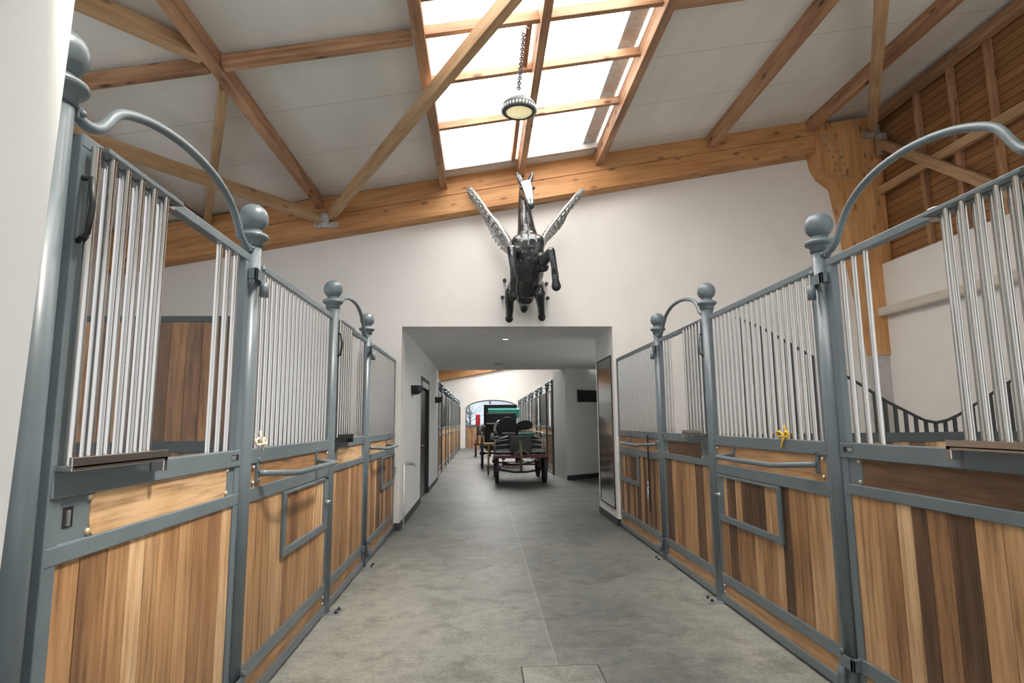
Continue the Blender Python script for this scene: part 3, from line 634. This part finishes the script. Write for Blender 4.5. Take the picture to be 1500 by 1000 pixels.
spineb = [(.61, 8.05, 3.5, .17), (.61, 8.2, 3.4, .14), (.61, 8.3, 3.3, .08)]
stifle = [(0.80, 7.60, 3.50, .09), (0.822, 7.55, 3.469, 0.068)]
body = remesh('body', [sh(c) for c in ([trunk] + chest + [neck, head, jaw, earL, earR, legFL, legFR, hindL, hindR, rump, spineb, stifle])], [M['bronze'], M['face_sheen']], peg, .010, 3)
h0 = Vector((0.598, 7.56, 4.66)) - BO; h1 = Vector((0.642, 7.33, 4.27)) - BO  # front of the face takes the painted skylight sheen
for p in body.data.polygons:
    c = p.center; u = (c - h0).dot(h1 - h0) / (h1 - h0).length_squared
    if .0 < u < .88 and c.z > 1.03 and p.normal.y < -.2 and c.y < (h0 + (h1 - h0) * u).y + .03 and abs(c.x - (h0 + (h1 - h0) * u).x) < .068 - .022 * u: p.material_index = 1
def hoof(a_, b_, ra, rb):
    o = remesh('hoof', [sh([(*a_, ra), (*b_, rb)])], M['leather'], peg, .008, 2)
hoof((0.406, 7.41, 3.135), (0.406, 7.44, 3.051), .045, .060); hoof((0.949, 7.37, 3.245), (0.957, 7.385, 3.172), .046, .064)
hoof((0.387, 8.19, 2.96), (0.387, 8.24, 2.90), .045, .058); hoof((0.848, 8.19, 2.98), (0.852, 8.24, 2.92), .045, .056)
for e, r in (((0.535, 7.52, 4.545), .028), ((0.693, 7.52, 4.548), .026)):
    m = MB(); m.ball(Vector(e) - BO, r, 12); m.build('eye', M['dark'], peg)
m = MB()
for i in range(10):
    u = i / 9; p = Vector((.585 + .03 * (1 - u), 7.76 + .02 * (1 - u), 3.98 + .70 * u)) - BO; m.tube([p, p + Vector((.02 * math.sin(i * 2), .06, -.05)), p + Vector((.03 * math.sin(i * 3), .07, -.16))], [.03, .024, .008], 8)
m.build('mane', M['bronze'], peg)
m = MB(); m.tube([Vector(p) - BO for p in ((.60, 8.22, 3.14), (.60, 8.25, 3.03), (.59, 8.26, 2.99))], [.05, .055, .02], 12); m.build('tail', M['leather'], peg)
for x, y, z in ((0.327, 8.3, 3.461), (0.296, 8.3, 3.211), (0.943, 8.3, 3.202), (0.927, 8.3, 3.412)):
    m = MB(); p = Vector((x, y, z)) - BO; m.lathe([(.022, -.07), (.028, -.05), (.028, -.01), (.014, 0), (.014, .075)], p, 1, 14); m.build('wall_standoff', M['dark'], peg)
def wing(lead, trail, sg):
    m = MB(); L = [Vector(p[:3]) - BO for p in lead]; rs = [p[3] * .85 for p in lead]
    m.tube(L, rs, 12)
    n = len(trail)
    def lp(u):
        f = u * (len(L) - 1); i = min(int(f), len(L) - 2); return L[i].lerp(L[i + 1], f - i)
    def tp(u):
        f = u * (n - 1); i = min(int(f), n - 2); a_, b_ = trail[i], trail[i + 1]; g = f - i
        return Vector((a_[0] + (b_[0] - a_[0]) * g, 8.02, a_[1] + (b_[1] - a_[1]) * g)) - BO
    for row, (reach, cnt, dy, wd) in enumerate(((1.0, 17, .03, .034), (.72, 15, -.015, .030), (.45, 13, -.045, .026))):
        for i in range(cnt):
            u = (i + .5) / cnt; a_ = lp(u) + Vector((0, .01, 0)); b_ = tp(1 - u)
            d = (b_ - a_) * reach; out = (lp(max(0, u - .05)) - lp(min(1, u + .05))).normalized()
            tip = a_ + d - out * .03 + Vector((0, dy - .08 * (1 - u) * (row == 0), -.035)); mid = a_.lerp(tip, .55) + Vector((0, dy * .5, 0))
            nrm = Vector((0, 1, 0)); wv = out * wd
            vs = []
            for c, k in ((a_, .8), (mid, 1.15), (a_.lerp(tip, .85), .9)): vs.append((c - wv * k, c + wv * k))
            th = Vector((.004, -.007, .002)); fr = []; 
            top_ = [m.bm.verts.new(v + th) for pr_ in vs for v in pr_] + [m.bm.verts.new(tip + th)]
            bot_ = [m.bm.verts.new(v - th) for pr_ in vs for v in pr_] + [m.bm.verts.new(tip - th)]
            for q in ((0, 1, 3, 2), (2, 3, 5, 4), (4, 5, 6)):
                fr.append(m.bm.faces.new([top_[j] for j in q])); fr.append(m.bm.faces.new([bot_[j] for j in reversed(q)]))
            ed = (0, 1, 3, 5, 6, 4, 2)
            for j in range(7): fr.append(m.bm.faces.new((top_[ed[j]], bot_[ed[j]], bot_[ed[(j + 1) % 7]], top_[ed[(j + 1) % 7]])))
            m._fin(fr); bmesh.ops.recalc_face_normals(m.bm, faces=fr)
    m.build('wing', M['wing'], peg)
wing([(0.43, 7.85, 3.75, 0.06), (0.371, 7.85, 3.924, 0.05), (0.297, 7.87, 4.056, 0.041), (0.205, 7.9, 4.203, 0.035), (0.082, 7.92, 4.367, 0.03), (-0.003, 7.95, 4.517, 0.026), (-0.079, 7.97, 4.634, 0.024), (-0.147, 7.98, 4.718, 0.022), (-0.19, 8.0, 4.746, 0.015)],
     [(-0.147, 4.645), (-0.061, 4.485), (0.006, 4.376), (0.064, 4.257), (0.13, 4.118), (0.187, 3.97), (0.281, 3.842), (0.357, 3.793)], -1)
wing([(0.80, 7.85, 3.79, 0.055), (0.862, 7.85, 3.985, 0.045), (0.942, 7.87, 4.11, 0.038), (1.034, 7.9, 4.239, 0.033), (1.136, 7.92, 4.376, 0.029), (1.24, 7.95, 4.509, 0.026), (1.333, 7.97, 4.628, 0.024), (1.405, 7.98, 4.704, 0.021), (1.463, 8.0, 4.743, 0.014)],
     [(1.428, 4.692), (1.326, 4.539), (1.195, 4.366), (1.144, 4.235), (1.074, 4.134), (0.994, 4.044), (0.926, 3.974), (0.886, 3.915)], 1)

# ------------------------------------------------------------------ passage fittings
def downlight(x, y, e):
    l = bpy.data.lights.new('passage_spot', 'SPOT'); l.energy = e; l.spot_size = math.radians(165); l.spot_blend = .6; l.shadow_soft_size = .05; l.color = (1, .94, .84)
    o = bpy.data.objects.new('passage_spot', l); C.objects.link(o); o.location = (x, y, 2.78)
downlight(.39, 9.64, 30)
d1 = struct(bpy.data.objects.new('door_1', None)); C.objects.link(d1); d1.location = (PL - .02, 11.98, 0)
m = MB(); m.box((-.09, -.80, 0), (-.04, .80, 2.12), .004); m.build('leaf', M['doorwood'], d1)
m = MB(); m.box((-.17, -.86, 0), (.025, -.79, 2.33), .004); m.box((-.17, .79, 0), (.025, .86, 2.33), .004); m.box((-.17, -.86, 2.25), (.025, .86, 2.33), .004); m.box((-.17, -.8, 2.10), (-.10, .8, 2.14)); m.build('frame', M['charcoal'], d1)
m = MB(); m.box((-.02, -.66, 2.14), (.03, .66, 2.25), .003); m.build('sign_plate', M['plate'], d1)
m = MB(); m.box((-.04, -.72, .9), (-.03, -.64, 1.12), .002); m.tube([(-.03, -.68, 1.03), (.03, -.68, 1.03), (.035, -.54, 1.03)], .012, 8); m.build('door_handle', M['chrome'], d1)
def sconce(y, z, lab):
    m = MB(); pf = []
    n = 12
    rings = []
    for r, zz in ((.05, -.075), (.09, -.06), (.12, -.02), (.135, .07)):
        rings.append([m.bm.verts.new((r * 1.3 * math.sin(PI * k / n), r * 1.5 * math.cos(PI * k / n), zz)) for k in range(n + 1)])
    fs = [m.bm.faces.new((a_[k], a_[k + 1], b_[k + 1], b_[k])) for a_, b_ in zip(rings, rings[1:]) for k in range(n)]
    fs += [m.bm.faces.new(rings[0][::-1]), m.bm.faces.new(rings[-1])] + [m.bm.faces.new([r_[0] for r_ in rings][::-1] + [r_[-1] for r_ in rings])]
    bmesh.ops.recalc_face_normals(m.bm, faces=fs)
    o = m.build('wall_lamp', M['dark'], None, (PL + .003, y, z)); tag(o, lab, 'wall lamp', 'black wall lamps in the passage')
sconce(9.72, 1.98, 'black half bowl wall lamp before the dark passage door'); sconce(14.6, 2.0, 'black half bowl wall lamp beyond the dark passage door')
t = thing('wall_mirror', 'tall reflective metal panel on the right passage wall', 'mirror', (PR, 9.0, 0))
MB().box((-.012, -.48, .235), (-.002, .50, 2.385)).build('sheet', M['mirror'], t)
m = MB(); m.box((-.018, -.50, .215), (-.001, -.48, 2.405)); m.box((-.018, .50, .215), (-.001, .52, 2.405)); m.box((-.018, -.5, 2.385), (-.001, .52, 2.405)); m.box((-.018, -.5, .215), (-.001, .52, .235)); m.build('edge_frame', M['charcoal'], t)
t = thing('water_tap', 'slim white standpipe with tap on the left passage wall', 'tap', (PL + .03, 8.62, 0))
MB().tube([(0, 0, 0), (0, 0, .88)], .013, 8).build('pipe', M['plate'], t)
m = MB(); m.tube([(-.02, 0, .87), (.14, .05, .87)], .016, 8); m.tube([(.13, .05, .87), (.16, .05, .83)], .012, 8); m.box((.02, .0, .885), (.1, .03, .90)); m.build('spout', M['steel'], t)
m = MB(); m.tube([(0, -.02, .05), (0, -.05, 0), (0, -.055, -.05), (0, -.03, -.06)], .008, 8); m.box((-.02, -.01, -.05), (.02, 0, .06), .002); tag(m.build('wall_hook', M['steel'], None, (PL - .07, WB - .005, .80)), 'small steel hook on the wall end beside the left passage corner', 'hook')
m = MB(); dd = Vector((1.28, .95, 0)).normalized(); nn = Vector((dd.y, -dd.x, 0)); p0 = Vector((2.46, 15.25, 0))
a_ = p0 + nn * .012; b_ = p0 + dd * .78 + nn * .012
m.prism([(a_.x, a_.y), (b_.x, b_.y), ((b_ + nn * .04).x, (b_ + nn * .04).y), ((a_ + nn * .04).x, (a_ + nn * .04).y)], 2, 1.95, 2.26); tag(m.build('wall_sign', M['dark']), 'black rectangular sign on the wall of the side corridor', 'sign')
t = thing('ceiling_spot', 'small round spotlight set in the passage ceiling', 'spotlight', (.39, 9.64, 2.812))
MB().lathe([(.07, -.001), (.07, -.012), (.052, -.014), (.052, -.004)], n=24).build('ring', M['plate'], t); MB().lathe([(.05, -.004), (.05, -.008)], n=20).build('lens', M['spot'], t)
t = thing('ceiling_detector', 'small round plate on the far part of the passage ceiling', 'detector', (.42, 13.75, 2.812))
MB().lathe([(.12, -.001), (.12, -.02), (.05, -.035)], n=20).build('disc', M['concrete'], t)
# service cover let into the floor
t = thing('floor_cover', 'square concrete inspection cover let into the floor at the bottom edge', 'cover', (.46, 3.51, 0))
MB().box((-.225, -.235, .0005), (.225, .235, .003)).build('lid', M['floor'], t)
m = MB()
for lo, hi in (((-.235, -.245), (.235, -.235)), ((-.235, .235), (.235, .245)), ((-.235, -.245), (-.225, .245)), ((.225, -.245), (.235, .245))): m.box((*lo, .0003), (*hi, .002))
m.build('joint', M['charcoal'], t)

# ------------------------------------------------------------------ carriages in the far hall
def wheel(par, x, y, r, mr, mspoke, ns=12, w_=.085):
    wh = MB(); wh.lathe([(r - .05, -w_ / 2), (r, -w_ / 2), (r, w_ / 2), (r - .05, w_ / 2), (r - .05, -w_ / 2)], (x, y, r), 0, 36)
    o = wh.build('wheel', mr, par)
    m = MB(); m.lathe([(.03, -.09), (.06, -.05), (.06, .05), (.03, .09)], (x, y, r), 0, 16); m.build('hub', mspoke, o)
    m = MB()
    for k in range(ns):
        a_ = 2 * PI * k / ns; m.tube([(x, y + .05 * math.cos(a_), r + .05 * math.sin(a_)), (x, y + (r - .04) * math.cos(a_), r + (r - .04) * math.sin(a_))], .014, 6)
    m.build('spokes', mspoke, o)
    return o
cx = .92
c1 = thing('horse_carriage', 'open black carriage on maroon underframe with two rounded seat backs, nearest the passage', 'carriage', (cx, 15.2, 0))
for x in (-.57, .57):
    wheel(c1, x, -.75, .345, M['dark'], M['maroon']); wheel(c1, x, .95, .42, M['dark'], M['maroon'], 14)
m = MB(); m.box((-.66, -1.03, .60), (.66, -.93, .68), .01); m.box((-.66, -.98, .56), (-.58, -.6, .64)); m.box((.58, -.98, .56), (.66, -.6, .64)); m.box((-.45, -.95, .56), (-.37, 1.2, .63)); m.box((.37, -.95, .56), (.45, 1.2, .63)); m.box((-.5, -.2, .56), (.5, -.12, .62)); m.box((-.5, .9, .56), (.5, .98, .62)); m.build('underframe', M['maroon'], c1)
for y, z in ((-.75, .33), (.95, .40)):
    m = MB(); m.tube([(-.56, y, z), (-.4, y, z - .03), (-.15, y, z - .07), (.15, y, z - .07), (.4, y, z - .03), (.56, y, z)], .024, 8); m.build('axle', M['dark'], c1)
for x in (-.42, .42):
    m = MB()
    for sg in (-1, 1): m.tube([(x, -1.05, .47), (x, -.9, .47 + sg * .05), (x, -.75, .47 + sg * .075), (x, -.6, .47 + sg * .05), (x, -.45, .47)], .014, 6)
    m.build('leaf_spring', M['maroon'], c1)
m = MB(); m.tube([(-.42, -.8, .44), (.42, -.8, .44)], .02, 8); m.tube([(-.42, -.8, .50), (.42, -.8, .50)], .012, 8); m.build('cross_bar', M['maroon'], c1)
m = MB(); m.box((-.60, -.85, .70), (.60, .05, .74), .01); m.box((-.60, .05, .70), (.60, 1.2, 1.0), .02); m.build('footboard', M['dark'], c1)
m = MB(); m.box((-.26, -.90, .74), (.26, -.86, 1.12), .012); m.build('dash_panel', M['greypanel'], c1)
for sg in (-1, 1):
    m = MB()
    for k in range(3): m.tube([(sg * .28, -.86, .80 + .12 * k), (sg * .62, -.80, .78 + .10 * k)], .012, 6)
    m.tube([(sg * .62, -.82, .70), (sg * .60, -.80, 1.02), (sg * .30, -.86, 1.12)], .014, 6); m.build('dash_rail', M['steel'], c1)
m = MB(); m.box((-.60, .1, 1.0), (.55, .62, 1.08), .03); m.build('bench', M['leather'], c1)
def seat_back(x0, x1, z0, z1, full, nm):
    xc = (x0 + x1) / 2; hw = (x1 - x0) / 2
    pts = [(xc + hw * math.cos(PI * i / 12), z0 + (z1 - z0) * (.35 + .65 * math.sin(PI * i / 12))) for i in range(13)] if full else [(xc + hw * math.cos(2 * PI * i / 20), (z0 + z1) / 2 + (z1 - z0) / 2 * math.sin(2 * PI * i / 20)) for i in range(20)]
    if full: pts += [(x0, z0), (x1, z0)]
    m = MB(); m.prism(pts, 1, .54, .62); o = m.build(nm, M['leather'], c1)
    m = MB(); q = [Vector((a_, .57, b_)) for a_, b_ in pts]; m.tube(q + [q[0]], .032, 8, False); m.build('padded_roll', M['leather'], o)
seat_back(-.46, -.02, 1.10, 1.56, True, 'seat_back'); seat_back(.03, .40, 1.27, 1.47, False, 'seat_back')
m = MB(); m.box((-.42, .12, 1.08), (-.05, .54, 1.18), .04); m.build('cushion', M['greypanel'], c1)
m = MB(); m.box((.02, .12, 1.08), (.44, .54, 1.17), .04); m.build('cushion', M['teal'], c1)
m = MB(); m.tube([(.0, .5, 1.20), (.48, .5, 1.20), (.62, .3, 1.18), (.66, -.1, 1.12)], .012, 6); m.tube([(.0, .5, 1.13), (.50, .5, 1.13)], .012, 6); m.tube([(.5, .5, 1.08), (.62, .52, 1.4), (.5, .55, 1.62), (.2, .57, 1.66)], .008, 6); m.tube([(.66, -.1, .74), (.66, -.1, 1.14)], .012, 6); m.build('side_rail', M['steel'], c1)
m = MB(); m.tube([(-.48, .45, 1.08), (-.60, .4, 1.25), (-.56, .42, 1.42), (-.46, .5, 1.50)], [.03, .04, .035, .02], 8); m.build('arm_rest', M['steel'], c1)
m = MB(); m.tube([(0, -.9, .62), (.0, -1.15, .60), (.0, -1.5, .56)], .03, 8); m.build('drawbar', M['olive'], c1)
m = MB(); m.tube([(0, -1.0, .30), (.0, -1.02, .6), (-.02, -1.05, .92), (-.05, -1.05, 1.02)], [.03, .04, .035, .02], 8); m.tube([(0, -1.02, .78), (-.14, -1.04, .70), (-.21, -1.04, .66)], [.03, .022, .012], 8); m.tube([(0, -1.02, .80), (.15, -1.04, .72), (.22, -1.04, .63)], [.03, .022, .012], 8); m.build('hanging_strap', M['olive'], c1)
for sg in (-1, 1):
    m = MB(); m.lathe([(.02, 1.0), (.05, 1.02), (.05, 1.14), (.025, 1.18)], (sg * .66, .15, 0), 2, 10); m.build('lantern', M['steel'], c1)
# second, taller carriage
c2 = thing('horse_carriage', 'taller black carriage with teal cover and dark hood, parked behind the open one', 'carriage', (.62, 20.4, 0))
for x in (-.62, .62):
    wheel(c2, x, -1.0, .46, M['dark'], M['dark'], 12); wheel(c2, x, 1.2, .58, M['dark'], M['dark'], 14)
m = MB(); m.box((-.5, -1.2, .55), (.5, 1.4, .62), .01); m.tube([(-.6, -1.0, .46), (.6, -1.0, .46)], .03, 8); m.tube([(-.6, 1.2, .58), (.6, 1.2, .58)], .03, 8); m.build('underframe', M['dark'], c2)
m = MB(); m.prism([(-1.1, .62), (1.4, .62), (1.5, 1.35), (.6, 1.35), (.4, 1.0), (-.5, 1.0), (-.6, 1.35), (-1.2, 1.3)], 0, -.55, .55); m.build('body', M['dark'], c2)
m = MB(); pts = [(-.75, 1.62), (-.7, 1.86), (-.45, 1.93), (.2, 1.95), (.6, 1.9), (.7, 1.6)]; m.prism(pts, 0, -.42, .62); m.build('teal_cover', M['teal'], c2)
m = MB(); m.prism([(-.3, 1.35), (-.5, 1.75), (-.5, 2.03), (-.45, 2.05), (.5, 2.06), (1.2, 1.98), (1.5, 1.35)], 0, -.56, .54); m.build('hood', M['leather'], c2)
m = MB(); m.box((-.5, -1.25, 1.3), (.5, -.75, 1.42), .03); m.box((-.5, -.78, 1.4), (.5, -.70, 1.75), .03); m.build('driver_seat', M['leather'], c2)
for sg in (-1, 1):
    m = MB(); m.lathe([(.03, 1.15), (.07, 1.17), (.07, 1.34), (.03, 1.42)], (sg * .64, -.7, 0), 2, 10); m.build('lantern', M['steel'], c2)
    m = MB(); m.tube([(sg * .62, -1.6, .95), (sg * .62, -1.0, .98), (sg * .62, -.5, .8)], [.02, .035, .035], 8); m.build('mudguard', M['dark'], c2)
# tan stand beside it and a red cart further back
t = thing('wooden_stand', 'narrow tan wooden stand on thin legs left of the open carriage', 'stand', (.22, 17.0, 0))
m = MB(); m.box((-.18, -.14, .80), (.18, .14, .87), .01); m.build('top', M['tanwood'], t)
for x, y in ((-.04, -.1), (.14, .1)):
    m = MB(); m.tube([(x, y, .80), (x - .01, y * 1.2, 0)], .028, 8); m.build('leg', M['tanwood'], t)
t = thing('red_cart', 'small cart with a red seat back, left edge behind the carriages', 'cart', (-.02, 26.0, 0))
m = MB(); m.box((-.26, -.3, 1.32), (-.06, -.22, 1.80), .03); m.build('seat_back', M['red'], t)
m = MB(); m.box((-.22, -.3, .9), (.3, .6, 1.3), .02); m.build('body', M['dark'], t)
wheel(t, -.26, 0, .5, M['maroon'], M['maroon'], 12); wheel(t, .36, 0, .5, M['maroon'], M['maroon'], 12)
m = MB(); m.tube([(-.26, 0, .5), (.36, 0, .5)], .03, 8); m.box((-.2, -.2, .5), (-.14, .2, .92)); m.box((.24, -.2, .5), (.30, .2, .92)); m.build('axle', M['dark'], t)

# ------------------------------------------------------------------ far stall rows
def far_gate(W_, s, pan):
    m = MB(); frame_common(m, s, .05, W_ - .05, 1.05, 1.11, .05); return m
ORD = ['first', 'second', 'third', 'fourth', 'fifth', 'sixth']
GP = 1.46; PP = 1.98
fm = {}
for s, T in ((1, TL), (-1, TR)):
    for kind, W_ in (('stall_gate', GP), ('stall_screen', PP)):
        b0 = MB(); b0.box((-.006, .06, 2.27), (.006, W_ - .06, 2.30)); b0.box((-.006, .06, 1.31), (.006, W_ - .06, 1.33))
        n = int((W_ - .16) / .085)
        for i in range(n):
            y = .09 + i * (W_ - .18) / (n - 1)
            if kind == 'stall_gate' and .6 < y < W_ - .4: continue
            b0.tube([(0, y, 1.32), (0, y, 2.30)], .0135, 6, False)
        pk = planks(.09, W_ - .09, .24, 1.05, -.015, .012, T); pk.tv = T[1]; pk.box((-.015, .09, 1.11), (.014, W_ - .09, 1.245)); pk.tv = T[2]; pk.box((-.015, .09, .075), (.012, W_ - .09, .168))
        fm[s, kind] = (far_gate(W_, s, 0), b0, pk)
proto = {}
for s in (1, -1):
    X = XL if s > 0 else XR + .03; side = 'left' if s > 0 else 'right'
    y = 16.45; pm = None
    for i in range(5):
        for kind, W_ in (('stall_gate', GP), ('stall_screen', PP)):
            lab = '%s %s beyond the passage along the %s of the far hall' % (ORD[i], 'gate' if kind == 'stall_gate' else 'fixed screen', side)
            t = thing(kind, lab, 'gate' if kind == 'stall_gate' else 'stall screen', (X, y, 0), 'far hall stall fronts')
            key = (s, kind)
            if key not in proto:
                f_, b_, p_ = fm[key]
                proto[key] = [f_.build('frame', M['paint'], t), b_.build('grille', M['chrome'], t), p_.build('plank_infill', M['plank'], t)]
            else:
                for o in proto[key]:
                    c = o.copy(); C.objects.link(c); c.parent = t
            pl_ = '%s far hall post on the %s, at the %s end of its gate' % (ORD[i], side, 'near' if kind == 'stall_gate' else 'far')
            if pm is None:
                q = MB(); q.lathe([(.049, 0), (.049, 2.42), (.08, 2.445), (.07, 2.48), (.035, 2.50)], n=14); q.ball((0, 0, 2.556), .077, 14); o = q.build('stall_post', M['paint'], None, (X, y, 0)); pm = o
            else:
                o = pm.copy(); C.objects.link(o); o.location = (X, y, 0)
            tag(o, pl_, 'post', 'far hall posts')
            if kind == 'stall_gate':
                q = MB(); P = [(0, .05, 2.4), (0, .17, 2.41), (0, .3, 2.55), (0, .75, 2.64), (0, 1.1, 2.58), (0, 1.28, 2.43), (0, 1.41, 2.38)]
                q.tube(P, .017, 8); tag(q.build('arched_tube', M['paint'], None, (X, y, 0)), '%s arched tube over a gate on the %s of the far hall' % (ORD[i], side), 'tube', 'far hall arched tubes')
            y += W_
